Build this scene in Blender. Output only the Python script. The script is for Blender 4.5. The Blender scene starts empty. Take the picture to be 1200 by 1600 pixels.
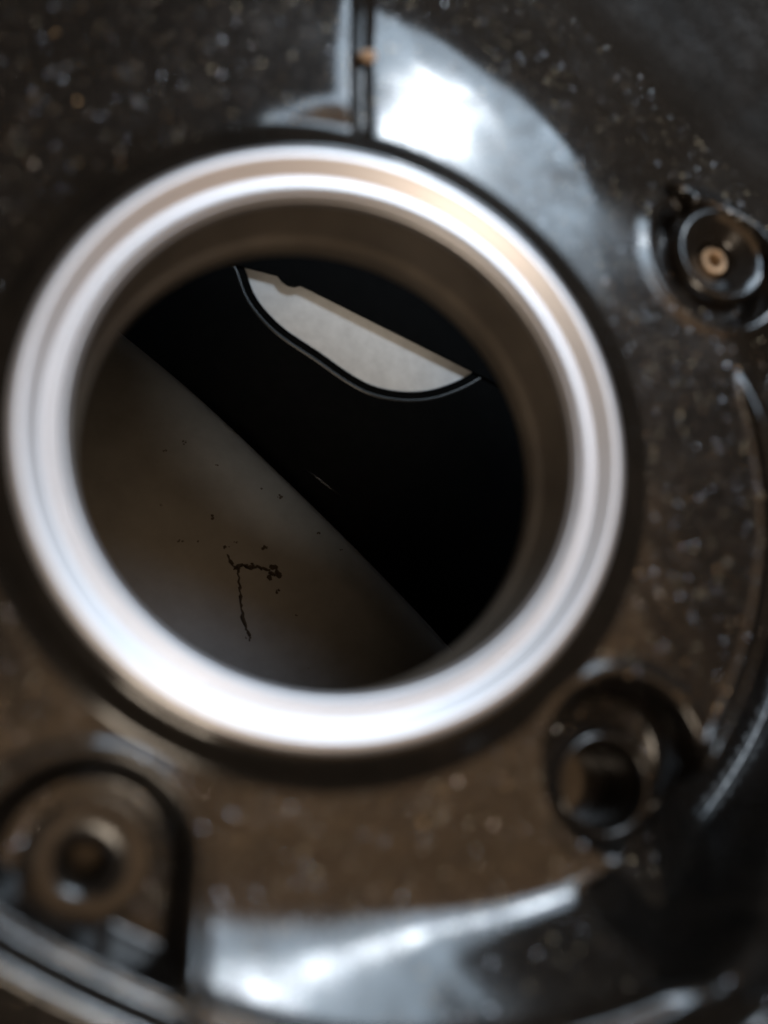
import bpy, bmesh, math, random
import numpy as np
from mathutils import Vector, Matrix

S = 0.001                      # all shapes below are laid out in millimetres
ZF = 120.0                     # hub plane stands this high over the floor
random.seed(7); RNG = np.random.default_rng(7)
scene = bpy.context.scene
COL = scene.collection

# ------------------------------------------------------------------ camera
cam_d = bpy.data.cameras.new('camera'); cam = bpy.data.objects.new('camera', cam_d); COL.objects.link(cam)
scene.camera = cam
R3 = Matrix(((0.962968, 0.0, -0.269615), (-0.057820, 0.976734, -0.206513), (0.263342, 0.214455, 0.940564)))
# columns: camera x, y, z axes in the world
cam.matrix_world = Matrix.Translation(Vector((-26.25, -33.88, 107.70 + ZF)) * S) @ R3.to_4x4()
cam_d.sensor_fit = 'HORIZONTAL'; cam_d.sensor_width = 36.0; cam_d.lens = 45.0
cam_d.clip_start = 0.005; cam_d.clip_end = 50.0
cam_d.dof.use_dof = True; cam_d.dof.focus_distance = 0.214; cam_d.dof.aperture_fstop = 10.0

# ------------------------------------------------------------------ light
world = bpy.data.worlds.new('World'); scene.world = world; world.use_nodes = True
bg = world.node_tree.nodes['Background']
bg.inputs['Color'].default_value = (1.0, 0.72, 0.47, 1); bg.inputs['Strength'].default_value = 0.10

def area(name, loc, target, sx, sy, power, color):
    d = bpy.data.lights.new(name, 'AREA'); d.shape = 'RECTANGLE'; d.size = sx; d.size_y = sy
    d.energy = power; d.color = color
    o = bpy.data.objects.new(name, d); COL.objects.link(o); o.location = loc
    v = Vector(target) - Vector(loc); o.rotation_euler = v.to_track_quat('-Z', 'Y').to_euler()
    return o
def polar(az, el, dist):
    a, e = math.radians(az), math.radians(el)
    return Vector((math.cos(a)*math.cos(e), math.sin(a)*math.cos(e), math.sin(e)))*dist + Vector((0, 0, ZF*S))
area('window_light', polar(62, 50, 1.3), (0, 0, ZF*S), 0.56, 0.80, 15.0, (0.66, 0.83, 1.0))
area('window_gap', polar(63, 48, 1.28), (0, 0, ZF*S), 0.08, 0.17, 3.6, (0.86, 0.93, 1.0))
area('room_lamp', polar(240, 61, 1.5), (0, 0, ZF*S), 0.36, 0.36, 11.0, (1.0, 0.84, 0.66))
area('ceiling_panel', polar(5, 77, 2.0), (0, 0, ZF*S), 1.6, 1.5, 8.5, (1.0, 0.60, 0.31))

scene.view_settings.view_transform = 'Standard'; scene.view_settings.look = 'None'
scene.view_settings.exposure = 0.0; scene.view_settings.gamma = 1.0
scene.view_settings.use_curve_mapping = False
scene.cycles.use_denoising = True
scene.cycles.max_bounces = 8; scene.cycles.sample_clamp_indirect = 4.0
scene.cycles.caustics_reflective = False

# ------------------------------------------------------------------ materials
def nodes(name):
    m = bpy.data.materials.new(name); m.use_nodes = True
    nt = m.node_tree; b = nt.nodes['Principled BSDF']
    return m, nt, b
def tex(nt, kind, scale, **kw):
    t = nt.nodes.new(kind); t.inputs['Scale'].default_value = scale
    for k, v in kw.items(): t.inputs[k].default_value = v
    c = nt.nodes.new('ShaderNodeTexCoord') if 'Texture Coordinate' not in nt.nodes else nt.nodes['Texture Coordinate']
    nt.links.new(c.outputs['Object'], t.inputs['Vector'])
    return t
def ramp(nt, src, p0, c0, p1, c1):
    r = nt.nodes.new('ShaderNodeValToRGB'); e = r.color_ramp.elements
    e[0].position = p0; e[0].color = (*c0, 1); e[1].position = p1; e[1].color = (*c1, 1)
    nt.links.new(src, r.inputs['Fac']); return r
def bump(nt, b, src, strength, dist):
    n = nt.nodes.new('ShaderNodeBump'); n.inputs['Strength'].default_value = strength
    n.inputs['Distance'].default_value = dist
    nt.links.new(src, n.inputs['Height']); nt.links.new(n.outputs['Normal'], b.inputs['Normal']); return n
def g3(v): return (v, v, v)

def mat_paint():
    m, nt, b = nodes('black_flake_paint')
    dust = tex(nt, 'ShaderNodeTexNoise', 170, Detail=6, Roughness=0.68)
    fl = tex(nt, 'ShaderNodeTexVoronoi', 2600)
    flr = ramp(nt, fl.outputs['Color'], 0.2, (0.002, 0.0018, 0.0016), 0.95, (0.009, 0.0078, 0.007))
    big = tex(nt, 'ShaderNodeTexNoise', 55, Detail=5, Roughness=0.6, Distortion=0.6)
    bm = ramp(nt, big.outputs['Fac'], 0.36, g3(0.0), 0.66, g3(1.0))
    mul = nt.nodes.new('ShaderNodeMath'); mul.operation = 'MULTIPLY'
    dr0 = ramp(nt, dust.outputs['Fac'], 0.36, g3(0.0), 0.80, g3(0.24))
    nt.links.new(dr0.outputs['Color'], mul.inputs[0]); nt.links.new(bm.outputs['Color'], mul.inputs[1])
    mix = nt.nodes.new('ShaderNodeMix'); mix.data_type = 'RGBA'
    nt.links.new(mul.outputs['Value'], mix.inputs['Factor'])
    nt.links.new(flr.outputs['Color'], mix.inputs['A']); mix.inputs['B'].default_value = (0.06, 0.043, 0.03, 1)
    nt.links.new(mix.outputs['Result'], b.inputs['Base Color'])
    b.inputs['Specular IOR Level'].default_value = 0.03; b.inputs['Metallic'].default_value = 0.45; b.inputs['Roughness'].default_value = 0.46
    b.inputs['Coat Weight'].default_value = 1.0
    cr = nt.nodes.new('ShaderNodeMapRange'); nt.links.new(mul.outputs['Value'], cr.inputs['Value'])
    cr.inputs['To Min'].default_value = 0.105; cr.inputs['To Max'].default_value = 0.95
    nt.links.new(cr.outputs['Result'], b.inputs['Coat Roughness'])
    cw = nt.nodes.new('ShaderNodeMapRange'); nt.links.new(dust.outputs['Fac'], cw.inputs['Value'])
    cw.inputs['From Min'].default_value = 0.36; cw.inputs['From Max'].default_value = 0.68
    cw.inputs['To Min'].default_value = 1.0; cw.inputs['To Max'].default_value = 0.50
    nt.links.new(cw.outputs['Result'], b.inputs['Coat Weight'])
    n2 = tex(nt, 'ShaderNodeTexNoise', 420, Detail=2)
    bump(nt, b, n2.outputs['Fac'], 0.2, 0.00006)
    return m
def mat_simple(name, col, rough, metal=0.0, nscale=None, var=0.0, bmp=0.0, bdist=0.0001):
    m, nt, b = nodes(name)
    b.inputs['Roughness'].default_value = rough; b.inputs['Metallic'].default_value = metal
    b.inputs['Base Color'].default_value = (*col, 1)
    if nscale:
        n = tex(nt, 'ShaderNodeTexNoise', nscale, Detail=6, Roughness=0.6)
        r = ramp(nt, n.outputs['Fac'], 0.3, tuple(c*(1-var) for c in col), 0.7, tuple(min(1, c*(1+var)) for c in col))
        nt.links.new(r.outputs['Color'], b.inputs['Base Color'])
        if bmp: bump(nt, b, n.outputs['Fac'], bmp, bdist)
    return m
M = dict(
    paint=mat_paint(),
    silver=mat_simple('machined_aluminium', (0.47, 0.458, 0.468), 0.40, 0.78, 60, 0.05),
    bore=mat_simple('raw_bore_casting', (0.17, 0.14, 0.11), 0.42, 0.6, 90, 0.25, 0.3),
    rust=mat_simple('rusty_steel', (0.24, 0.15, 0.08), 0.55, 0.35, 900, 0.55, 0.5),
    stud=mat_simple('dull_steel', (0.03, 0.024, 0.02), 0.40, 0.8, 700, 0.4, 0.4),
    flake=mat_simple('bright_flake', (0.44, 0.44, 0.46), 0.30, 1.0),
    goldflake=mat_simple('gold_flake', (0.42, 0.31, 0.19), 0.34, 1.0),
    white=mat_simple('shaded_white_enamel', (0.17, 0.20, 0.235), 0.5, 0.0, 140, 0.13, 0.15),  # white darkened and cooled in the colour, standing in for shade behind the hole
    blackplastic=mat_simple('black_plastic', (0.003, 0.003, 0.003), 0.6, 0.0, 300, 0.2),
    blackgloss=mat_simple('black_gloss_rubber', (0.006, 0.006, 0.006), 0.38),
    floor=mat_simple('pale_grey_concrete', (0.56, 0.565, 0.57), 0.75, 0.0, 260, 0.10, 0.4, 0.0003),
    dirt=mat_simple('dark_dirt', (0.045, 0.04, 0.036), 0.9, 0.0, 3000, 0.4),
    tan=mat_simple('tan_grit', (0.42, 0.30, 0.21), 0.7, 0.0, 2000, 0.3),
)

M['blackplastic'].node_tree.nodes['Principled BSDF'].inputs['Specular IOR Level'].default_value = 0.015

# ------------------------------------------------------------------ mesh helpers
def link(name, verts, faces, mat, parent=None, smooth=True, loc=(0, 0, 0)):
    me = bpy.data.meshes.new(name)
    me.from_pydata([tuple(c*S for c in v) for v in verts], [], faces)
    me.materials.append(mat)
    if smooth: me.polygons.foreach_set('use_smooth', [True]*len(me.polygons))
    me.update()
    o = bpy.data.objects.new(name, me); COL.objects.link(o); o.location = Vector(loc)*S
    if parent: o.parent = parent
    return o
def tag(o, label=None, cat=None, kind=None, group=None):
    if label: o['label'] = label
    if cat: o['category'] = cat
    if kind: o['kind'] = kind
    if group: o['group'] = group
    return o
def lathe(prof, seg=160, wob=0.0):
    """prof: list of (r, z); duplicates of a point make a crisp edge."""
    vs, fs = [], []
    for r, z in prof:
        for k in range(seg):
            a = 2*math.pi*k/seg
            vs.append((r*math.cos(a), r*math.sin(a), z))
    for i in range(len(prof)-1):
        for k in range(seg):
            k2 = (k+1) % seg
            fs.append((i*seg+k, (i+1)*seg+k, (i+1)*seg+k2, i*seg+k2))
    return vs, fs
def spline(pts, n):
    """Catmull-Rom through 2D points."""
    P = [np.array(p, float) for p in pts]; P = [2*P[0]-P[1]] + P + [2*P[-1]-P[-2]]
    out = []
    for i in range(1, len(P)-2):
        for t in np.linspace(0, 1, n, endpoint=False):
            a, b, c, d = P[i-1:i+3]
            out.append(0.5*((2*b)+(-a+c)*t+(2*a-5*b+4*c-d)*t*t+(-a+3*b-3*c+d)*t**3))
    out.append(P[-2]); return [tuple(p) for p in out]
def tube(path, rad, seg=7):
    vs, fs = [], []
    P = [Vector(p) for p in path]
    for i, p in enumerate(P):
        t = (P[min(i+1, len(P)-1)] - P[max(i-1, 0)]).normalized()
        u = t.cross(Vector((0.1, 0.2, 1))).normalized(); w = t.cross(u)
        rr = rad[i] if isinstance(rad, (list, tuple)) else rad
        for k in range(seg):
            a = 2*math.pi*k/seg; vs.append(tuple(p + u*math.cos(a)*rr + w*math.sin(a)*rr))
    for i in range(len(P)-1):
        for k in range(seg):
            k2 = (k+1) % seg; fs.append((i*seg+k, i*seg+k2, (i+1)*seg+k2, (i+1)*seg+k))
    fs.append(tuple(range(seg))[::-1]); fs.append(tuple((len(P)-1)*seg+k for k in range(seg)))
    return vs, fs
def blob(c, r, squash=0.6, seed=0, nu=10, nv=7):
    rg = random.Random(seed); ph = [rg.uniform(0, 6.3) for _ in range(4)]
    vs, fs = [], []
    for j in range(nv+1):
        th = math.pi*j/nv
        for i in range(nu):
            a = 2*math.pi*i/nu
            k = r*(1+0.18*math.sin(2*a+ph[0])+0.12*math.sin(3*a+ph[1]+th)+0.1*math.sin(3*th+ph[2]))
            vs.append((c[0]+k*math.sin(th)*math.cos(a), c[1]+k*math.sin(th)*math.sin(a), c[2]+k*squash*math.cos(th)))
    for j in range(nv):
        for i in range(nu):
            i2 = (i+1) % nu; fs.append((j*nu+i, (j+1)*nu+i, (j+1)*nu+i2, j*nu+i2))
    return vs, fs
def curve_solid(name, outlines, z0, z1, bevel, mat, parent=None):
    """flat plate from closed outlines (first outer, others holes) with rounded edges"""
    cu = bpy.data.curves.new(name, 'CURVE'); cu.dimensions = '2D'; cu.fill_mode = 'BOTH'
    for pts in outlines:
        sp = cu.splines.new('POLY'); sp.points.add(len(pts)-1); sp.use_cyclic_u = True
        for p, q in zip(sp.points, pts): p.co = (q[0]*S, q[1]*S, 0, 1)
    h = (z1-z0)/2*S
    cu.bevel_depth = bevel*S; cu.bevel_resolution = 4; cu.extrude = h - bevel*S; cu.offset = -bevel*S
    t = bpy.data.objects.new(name+'_tmp', cu); COL.objects.link(t)
    dg = bpy.context.evaluated_depsgraph_get(); dg.update()
    me = bpy.data.meshes.new_from_object(t.evaluated_get(dg)); me.name = name
    bpy.data.objects.remove(t); bpy.data.curves.remove(cu)
    me.materials.clear(); me.materials.append(mat)
    me.polygons.foreach_set('use_smooth', [False]*len(me.polygons))
    o = bpy.data.objects.new(name, me); COL.objects.link(o); o.location = (0, 0, (z0+z1)/2*S)
    if parent: o.parent = parent
    return o

# ------------------------------------------------------------------ floor
v, f = [], []
N = 24; E = 900
for j in range(N+1):
    for i in range(N+1): v.append((-E+2*E*i/N, -E+2*E*j/N, 0))
for j in range(N):
    for i in range(N): f.append((j*(N+1)+i, j*(N+1)+i+1, (j+1)*(N+1)+i+1, (j+1)*(N+1)+i))
tag(link('floor', v, f, M['floor'], smooth=False), 'pale grey concrete floor seen through the opening', 'floor', 'structure')

# ------------------------------------------------------------------ wheel
wheel = bpy.data.objects.new('wheel', None); COL.objects.link(wheel); wheel.empty_display_size = 0.05
tag(wheel, 'glossy black flake-painted wheel hub with bright silver ring around its centre hole', 'wheel')

def sst(a, b, x):
    t = np.clip((x-a)/(b-a), 0, 1); return t*t*(3-2*t)
def softp(x, k): return np.where(x/k > 30, x, k*np.log1p(np.exp(np.clip(x/k, -40, 30))))
def angdiff(a, b): return (a-b+180) % 360 - 180
HOLES = [dict(c=(62.3, 31.3), rp=10.6, u=(0.9, 0.44), ln=0.0, depth=6.8, cone=0.30, pc=(58.6, 28.6)),
         dict(c=(34.4, -44.3), rp=10.4, u=(0.58, -0.81), ln=0.0, depth=7.6, cone=0.36, pc=(34.4, -41.6)),
         dict(c=(-29.5, -47.8), rp=11.0, u=(-0.10, -0.995), ln=24.0, depth=5.0, cone=0.10)]
def capsule(x, y, c, u, ln):
    px, py = x-c[0], y-c[1]
    t = np.clip(px*u[0]+py*u[1], 0, ln)
    return np.hypot(px-u[0]*t, py-u[1]*t)
LIP_A = [-200, -150, -124, -112, -90, -63, -53, -20, 40, 160]
LIP_R = [76, 67, 66.0, 66.5, 71.0, 76.0, 78.5, 88, 100, 76]
CR_A = [-200, -150, -108, -88, -70, -62, -45, -30, -10, 20, 40, 60, 80, 100, 160]
CR_R = [62, 56, 53.4, 54.2, 58.8, 61.2, 62.2, 62.0, 61.8, 59.5, 55.5, 60, 63.5, 66, 62]
def smooth_table(A, R, sig):
    g = np.arange(-260, 221, 1.0); v = np.interp(g, A, R)
    k = np.exp(-0.5*(np.arange(-30, 31)/sig)**2); k /= k.sum()
    return g, np.convolve(np.pad(v, 30, mode='edge'), k, 'valid')
CR_T = smooth_table(CR_A, CR_R, 6.0); LIP_T = smooth_table(LIP_A, LIP_R, 5.0)
KK_T = smooth_table([-120, -103, -96, -86, -76, -65, -55], [0.56, 0.57, 0.58, 0.66, 0.86, 1.05, 1.15], 4.0)
def hub_height(x, y):
    r = np.hypot(x, y); az = np.degrees(np.arctan2(y, x)); az = np.where(az > 160, az-360, az)
    z = -2.5 + 2.0*(1-sst(37.8, 42.6, r))                      # groove round the silver ring, then the pad
    z = z - 0.012*np.clip(r-43, 0, 30)
    crest = np.interp(az, *CR_T); lip = np.interp(az, *LIP_T)
    d = r - crest
    # bottom sector: bowl wall rising to the lip; right / upper sector: rounds over and falls away
    wb = sst(-158, -138, az)*(1-sst(-62, -42, az))
    kk = np.interp(az, *KK_T)
    ks = np.interp(az, [-112, -96, -82, -70], [3.0, 2.3, 1.3, 1.0])
    rise = kk*softp(d-0.4-0.7*ks, ks)
    fall = -3.0*sst(0, 5, d)
    fall_up = -0.30*softp(d, 2.6) - 0.05*softp(d-12, 2.0) + 0.27*softp(d-30, 4.0)
    wu = sst(15, 40, az)*(1-sst(88, 100, az))
    z = z + wb*rise + (1-wb)*((1-wu)*np.maximum(fall, -7)*sst(-60, -40, az)*(1-sst(8, 22, az)) + wu*fall_up)
    z = z + 0.0*r
    # deep lightening pockets between the lug sockets
    pk = sst(0.5, 2.0, d)*(1-sst(-6.0, -3.0, r-lip))*sst(-66, -56, az)*(1-sst(-14, -4, az))
    z = z - pk*(9.0 + 0.55*np.clip(d-2, 0, 16))
    # lip: raised rounded bead with a fine groove inside it (lower side of the hub)
    wl = 1-sst(-30, 0, az)
    e = r - lip
    z = z + wl*(0.6*np.exp(-(e/1.1)**2) - 0.5*np.exp(-((e+2.4)/0.8)**2) + 0.6*np.exp(-((e+4.2)/0.8)**2) - 0.9*softp(e-1.0, 0.6))
    # raised face left of the radial ridge at the top
    xr = 4.4 + 0.0030*(y-42)**2
    wt = sst(4, 30, y)*sst(38.5, 47, r)
    step = 1-sst(-1.0, 1.0, x-xr)
    z = z + wt*step*1.25 - wt*0.10*softp(xr-2.4-x, 0.5)*(1-sst(60, 90, -x))
    z = z + 1.5*np.exp(-((d+0.3)/0.8)**2)*sst(-49, -43, az)*(1-sst(2, 12, az))
    z = z - sst(20, 34, y)*sst(41.0, 43.5, r)*0.7*np.exp(-((x-xr-1.5)/0.7)**2)
    # sockets
    for h in HOLES:
        dd = capsule(x, y, h.get('pc', h['c']), h['u'], h['ln'])
        m = (1-sst(h['rp']-2.0, h['rp']+0.6, dd))*(1-sst(lip-6.0, lip-3.2, r) if h['ln'] > 0 else 1.0)
        zf = -2.8 - h['depth'] + h.get('cone', 0.02)*np.clip(np.hypot(x-h['c'][0], y-h['c'][1])-6.2, 0, 12)
        z = z*(1-m) + zf*m + 0.35*np.exp(-((dd-h['rp']-1.2)/1.0)**2)
    n = capsule(x, y, (57.5, 33), (-0.33, 0.94), 6.5)
    z = z - 3.0*(1-sst(1.4, 3.2, n))
    for h in HOLES:                                         # clearance under each seat
        dc = np.hypot(x-h['c'][0], y-h['c'][1])
        z = np.where(dc < 6.5, -17.5, z)
    # slight casting unevenness
    z = z + 0.03*np.sin(x*0.21+1.3)*np.sin(y*0.17+0.4) + 0.008*np.sin(x*0.83+y*0.51)
    return z

rs = np.concatenate([np.arange(37.2, 70, 0.34), np.arange(70, 141.3, 0.5)])
NT = 1000; th = np.linspace(0, 2*np.pi, NT, endpoint=False)
RR, TT = np.meshgrid(rs, th, indexing='ij')
X, Y = RR*np.cos(TT), RR*np.sin(TT)
Z = hub_height(X, Y)
me = bpy.data.meshes.new('hub_face')
nv = X.size
co = np.stack([X.ravel(), Y.ravel(), Z.ravel()+ZF], 1)*S
ii, kk = np.meshgrid(np.arange(len(rs)-1), np.arange(NT), indexing='ij'); k2 = (kk+1) % NT
q = np.stack([ii*NT+kk, (ii+1)*NT+kk, (ii+1)*NT+k2, ii*NT+k2], -1).reshape(-1, 4)
me.vertices.add(nv); me.vertices.foreach_set('co', co.ravel().astype(np.float32))
me.loops.add(q.size); me.loops.foreach_set('vertex_index', q.ravel().astype(np.int32))
me.polygons.add(len(q)); me.polygons.foreach_set('loop_start', np.arange(0, q.size, 4, dtype=np.int32))
me.polygons.foreach_set('use_smooth', np.ones(len(q), bool))
me.update(calc_edges=True); me.validate(); me.materials.append(M['paint'])
hub = bpy.data.objects.new('hub_face', me); COL.objects.link(hub); hub.parent = wheel

# back of the hub and skirt
vs, fs = lathe([(33, -17.8), (36, -20), (60, -23), (90, -25.5), (134, -29), (140.6, -28.5), (141.6, -27.5), (141.6, -26), (141.2, -25)][::-1], 120)
link('hub_back', vs, fs, M['paint'], wheel, loc=(0, 0, ZF))
# bore wall with a ledge near its far end
vs, fs = lathe([(31.8, -2.9), (31.7, -3.5), (31.6, -4.4), (31.5, -11.6), (31.4, -12.2), (31.05, -12.7), (30.9, -13.3), (31.0, -16.2), (31.2, -17.2), (33, -17.8)], 200)
link('bore_wall', vs, fs, M['bore'], wheel, loc=(0, 0, ZF))
# silver ring
prof = []
for (r0, z0), (r1, z1) in zip([(37.95, -14), (37.95, -1.0), (37.7, -0.45), (37.3, -0.15), (36.9, -0.05), (36.5, -0.05), (36.3, -0.12), (34.1, -1.30), (33.9, -1.36), (33.0, -1.38), (32.8, -1.1), (32.1, -1.5), (31.5, -2.3)],
                              [(37.95, -1.0), (37.7, -0.45), (37.3, -0.15), (36.9, -0.05), (36.5, -0.05), (36.3, -0.12), (34.1, -1.30), (33.9, -1.36), (33.0, -1.38), (32.9, -1.44), (32.3, -1.8), (31.85, -2.5), (31.65, -3.6)]):
    L = math.hypot(r1-r0, z1-z0); k = max(1, int(L/0.12)) if r0 < 37.2 else 3
    for i in range(k):                                     # fine turning marks
        t = i/k; prof.append((r0+(r1-r0)*t, z0+(z1-z0)*t + (0.006*math.sin(len(prof)*2.1)*random.random() if r0 < 37 else 0)))
prof.append((31.65, -3.6))
vs, fs = lathe(prof, 240)
ring = link('centre_ring', vs, fs, M['silver'], wheel, loc=(0, 0, ZF))
ring['label'] = 'bright silver machined ring around the centre hole'

# lug seats
def seat(prof, c, mat, extra):
    vs, fs = lathe(prof, 64)
    s = link('lug_seat', vs, fs, mat, wheel, loc=(c[0], c[1], ZF))
    for nm, (pv, pf), mt, lo in extra:
        o = link(nm, pv, pf, mt, s, loc=lo)
    return s
def stud(r, z0, z1, turns=0.9):
    p = []; z = z0
    while z < z1:
        p += [(r, z), (r*0.84, z+0.45)]; z += 0.9
    p += [(r*0.84, z1), (r*0.70, z1+0.25), (r*0.50, z1-0.2), (r*0.44, z1-0.9), (r*0.48, z1-1.4), (r*0.42, z1-2.0), (0.02, z1-2.2)]
    return lathe(p, 32)
def sleeve(r, z0, z1):
    return lathe([(r, z0), (r*0.98, (z0+z1)/2), (r*1.05, z1)], 40)
seat([(8.8, -9.6), (8.0, -7.8), (7.3, -6.9), (6.7, -6.9), (5.2, -7.9), (3.7, -8.8), (2.9, -9.3), (2.8, -16.5)], HOLES[0]['c'], M['paint'],
     [('stud_tip', stud(2.2, -16, -9.4), M['rust'], (0.2, 0.1, 0))])
seat([(8.2, -10.0), (7.0, -9.4), (6.6, -8.7), (6.2, -8.35), (5.8, -8.5), (5.5, -9.4), (5.4, -17)], HOLES[1]['c'], M['paint'],
     [('thread_sleeve', sleeve(5.2, -17.2, -10.5), M['stud'], (0, 0, 0))])
seat([(8.6, -8.2), (7.0, -7.75), (5.6, -7.55), (3.6, -7.6), (2.9, -7.9), (2.3, -8.6), (1.9, -9.6), (1.75, -16.8)], HOLES[2]['c'], M['paint'],
     [('thread_sleeve', sleeve(2.0, -11.5, -9.0), M['rust'], (0, 0, 0))])

# small tan blob of dirt stuck on the ridge
vs, fs = blob((7.0, 54.0, -2.6), 1.0, 0.8, 3, 14, 10)
link('dirt_nub', vs, fs, M['tan'], wheel, loc=(0, 0, ZF))

# spokes and barrel (outside the picture)
for k in range(5):
    a = math.radians(26+72*k); ca, sa = math.cos(a), math.sin(a)
    vs = []
    for rr, w, zt, zb in ((136, 19, -26, -31), (170, 15, -16, -28), (250, 18, -6, -28)):
        for s, z in ((-1, zb), (-1, zt-3), (-0.75, zt), (0.75, zt), (1, zt-3), (1, zb)):
            vs.append((rr*ca - s*w*sa, rr*sa + s*w*ca, z))
    fs = [tuple(range(6))[::-1], tuple(range(12, 18))]
    for i in range(2):
        for j in range(6):
            j2 = (j+1) % 6; fs.append((i*6+j, i*6+j2, (i+1)*6+j2, (i+1)*6+j))
    link('spoke', vs, fs, M['paint'], wheel, smooth=False, loc=(0, 0, ZF))
vs, fs = lathe([(r+48, z if z < -20 else z-8) for r, z in [(199, 8), (198, -10), (196, -60), (199, -110), (206, -118), (214, -120), (220, -119), (221, -112), (214, -108), (206, -100), (203, -60), (206, -5), (215, 2), (221, 6), (221, 14), (212, 14), (203, 10), (199, 8)]], 128)
link('rim_barrel', vs, fs, M['paint'], wheel, loc=(0, 0, ZF))

# metallic glints lying in the paint
def flakes(n, mat, seed):
    rg = np.random.default_rng(seed); rr = random.Random(seed)
    ra = np.sqrt(rg.uniform(42.5**2, 84.0**2, n)); ta = rg.uniform(0, 2*np.pi, n)
    fx, fy = ra*np.cos(ta), ra*np.sin(ta); fz = hub_height(fx, fy)
    gx = (hub_height(fx+.3, fy)-hub_height(fx-.3, fy))/.6; gy = (hub_height(fx, fy+.3)-hub_height(fx, fy-.3))/.6
    vs, fs = [], []
    for i in range(n):
        if fz[i] < -14: continue
        nrm = Vector((-gx[i] + rr.gauss(0, .28), -gy[i] + rr.gauss(0, .28), 1)).normalized()
        t = nrm.cross(Vector((rr.random(), rr.random(), .1))).normalized(); b = nrm.cross(t)
        s = 0.036 + 0.07*rr.random()**3; c = Vector((fx[i], fy[i], fz[i]+0.06)); o = len(vs)
        for k in range(6):
            a = k*math.pi/3; vs.append(tuple(c + t*math.cos(a)*s + b*math.sin(a)*s))
        fs.append(tuple(range(o, o+6)))
    fl = link('paint_flakes', vs, fs, mat, wheel, smooth=False, loc=(0, 0, ZF)); fl['kind'] = 'stuff'
flakes(12000, M['flake'], 3); flakes(14000, M['goldflake'], 5)

# ------------------------------------------------------------------ what lies behind the centre hole
# black plastic cover with a rounded opening, flat on the floor
edge = [(5.5, 98.0), (3.5, 90.0), (3.2, 84.0), (5.5, 79.7), (8.3, 71.6), (14.5, 64.2), (24.1, 57.6), (32.2, 51.9), (38.8, 48.8), (47.4, 47.8), (56.1, 49.4), (65.9, 54.2), (73, 61), (75, 72), (68, 84), (50, 96), (34, 106), (20, 107), (10, 104)]
hole = spline(edge + [edge[0]], 5)[:-1]
outer = [(-120, -125), (95, -135), (128, -40), (130, 70), (70, 160), (-20, 170), (-110, 120)]
pan = curve_solid('black_cover', [outer, hole], 0.2, 1.5, 0.3, M['blackplastic'])
tag(pan, 'matt black plastic cover with a rounded opening behind the centre hole', 'cover')
def under(o, par):
    o.parent = par; o.matrix_parent_inverse = Matrix.Translation(-par.location); return o
vs, fs = tube([(18.6, 26.9, 1.4), (21.5, 24.8, 1.65), (24.5, 22.2, 1.7), (28.4, 19.4, 1.4)], [0.08, 0.22, 0.25, 0.08])
under(link('mould_rib', vs, fs, M['blackgloss']), pan)
H2 = np.array(hole + [hole[0]]); TG = np.gradient(H2, axis=0); TG /= np.linalg.norm(TG, axis=1)[:, None]
OFF = H2 + np.stack([TG[:, 1], -TG[:, 0]], 1)*2.4
if np.hypot(*(OFF[30]-H2.mean(0))) < np.hypot(*(H2[30]-H2.mean(0))): OFF = 2*H2-OFF
vs, fs = tube([(x, y, 0.95) for x, y in OFF], 0.7, 12)
under(link('opening_rim', vs, fs, M['blackgloss']), pan)

# black straight strip crossing the opening
bar_pts = [(-12, 84.5), (4.8, 79.5), (13.8, 77.6), (14.9, 76.0), (16.4, 75.0), (18.2, 74.8), (19.6, 75.3), (20.4, 75.0), (64.9, 53.9), (92.7, 40.6), (102, 66), (4, 118)]
bar = curve_solid('black_strip', [bar_pts], 1.72, 2.1, 0.1, M['blackplastic'])
tag(bar, 'straight-edged black strip with a small bump lying across the rounded opening', 'strip')

# white panel with a big rounded edge: profile swept along a slightly bowed path
path = spline([(-75, 95), (-42.8, 67.3), (-27.6, 54.4), (-9.5, 38.8), (10.3, 19.3), (28.9, 0.0), (47.4, -20.8), (70, -50)], 8)
PA = np.array(path); T = np.gradient(PA, axis=0); T /= np.linalg.norm(T, axis=1)[:, None]; NN = np.stack([-T[:, 1], T[:, 0]], 1)  # points to upper right
H0, HT, Rr = 1.7, 25.0, 11.0
prof = [(0.0, H0), (0.0, HT-Rr)] + [(-Rr*(1-math.cos(a)), HT-Rr+Rr*math.sin(a)) for a in np.linspace(0.0, math.pi/2, 18)[1:]] + [(-70, HT+0.5), (-95, HT+0.3), (-95, H0)]
vs, fs = [], []
m = len(prof)
for p, nn in zip(PA, NN):
    for d, z in prof: vs.append((p[0]+nn[0]*(d+1.5), p[1]+nn[1]*(d+1.5), z))
for i in range(len(PA)-1):
    for j in range(m):
        j2 = (j+1) % m; fs.append((i*m+j, (i+1)*m+j, (i+1)*m+j2, i*m+j2))
fs.append(tuple(range(m))); fs.append(tuple((len(PA)-1)*m+j for j in range(m))[::-1])
wp = link('white_casing', vs, fs, M['white'])
tag(wp, 'dim white enamel casing with rounded edge and dirt specks behind the centre hole', 'casing')

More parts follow.
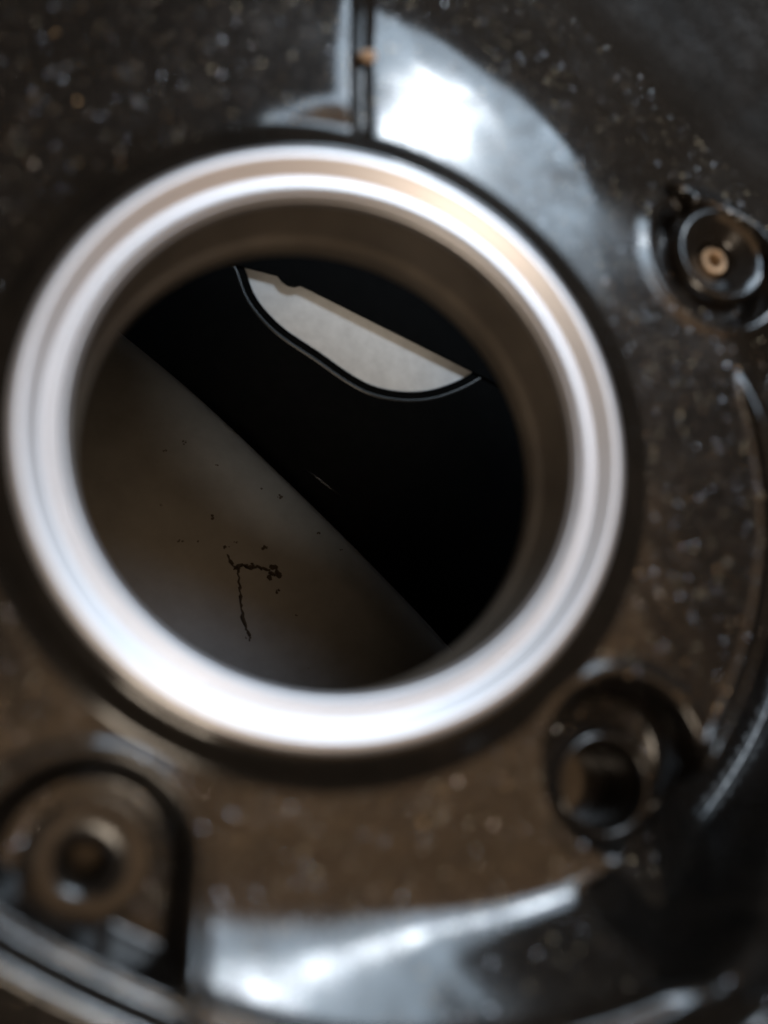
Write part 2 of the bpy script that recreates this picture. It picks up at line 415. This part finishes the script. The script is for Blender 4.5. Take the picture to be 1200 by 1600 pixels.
# grit and lint on the white panel
def wz(x, y):
    k = np.argmin(np.hypot(PA[:, 0]-x, PA[:, 1]-y)); dd = -((x-PA[k, 0])*NN[k, 0]+(y-PA[k, 1])*NN[k, 1]) + 1.5
    if dd >= Rr: return HT
    return HT-Rr+math.sqrt(max(0, Rr*Rr-(Rr-max(dd, 0))**2))
def ragged(pts, n, amp, r0, r1):
    p = spline(pts, n); k = len(p)
    p = [(x+random.gauss(0, amp), y+random.gauss(0, amp)) for x, y in p]
    return tube([(x, y, wz(x, y)+0.12) for x, y in p], [random.uniform(r0, r1)*(1 if 0 < i < k-1 else 0.4) for i in range(k)], 6)
lint = link('lint_strand', *ragged([(-3.4, 1.6), (-1.9, -1.4), (-1.2, -2.0), (-0.8, -5.9), (-0.7, -9.6), (0.1, -14.2), (1.1, -16.2)], 6, 0.12, 0.14, 0.48), M['dirt'])
tag(lint, 'dark stringy lint strand curling down the white casing', 'lint')
link('side_strand', *ragged([(-1.9, -1.8), (-0.3, -0.9), (1.3, -1.6), (3.0, -1.2), (5.6, -2.4)], 6, 0.15, 0.2, 0.6), M['dirt'], lint)
def clump(c, r, n, seed):
    rg = random.Random(seed); V, F = [], []
    for i in range(n):
        a, d = rg.uniform(0, 6.3), r*rg.random()**0.7
        x, y = c[0]+d*math.cos(a), c[1]+d*math.sin(a)
        bv, bf = blob((x, y, wz(x, y)+0.1), r*rg.uniform(0.18, 0.5), 0.4, seed*31+i, 8, 5)
        o = len(V); V += bv; F += [tuple(q+o for q in ff) for ff in bf]
    return V, F
link('clump', *clump((6.4, -2.9), 1.5, 13, 5), M['dirt'], lint)
link('clump', *clump((1.0, -16.4), 0.9, 7, 9), M['dirt'], lint)
link('clump', *clump((2.0, -1.4), 0.8, 5, 12), M['dirt'], lint)
SP = [(8.7, 14.0, .4), (-13.0, 4.5, .38), (-6.4, 9.2, .45), (-3.4, 2.9, .4), (5.1, 2.6, .48), (7.0, -7.0, .45), (-9.5, 4.3, .22), (17, 6, .3), (-11, -6, .22), (13, -23, .28), (-12.5, -7, .33), (4.5, 16, .17), (-5, 21, .22), (2, -26, .22), (-1.5, 4.0, .2), (-12, 26, .3), (-16, 24, .22), (22, 2.5, .2), (11, -12, .2), (-17, 12, .18)]
for i, (x, y, r) in enumerate(SP):
    vs, fs = clump((x, y), r*1.7, 5, 40+i)
    link('dirt_speck', vs, fs, M['dirt'], wp)
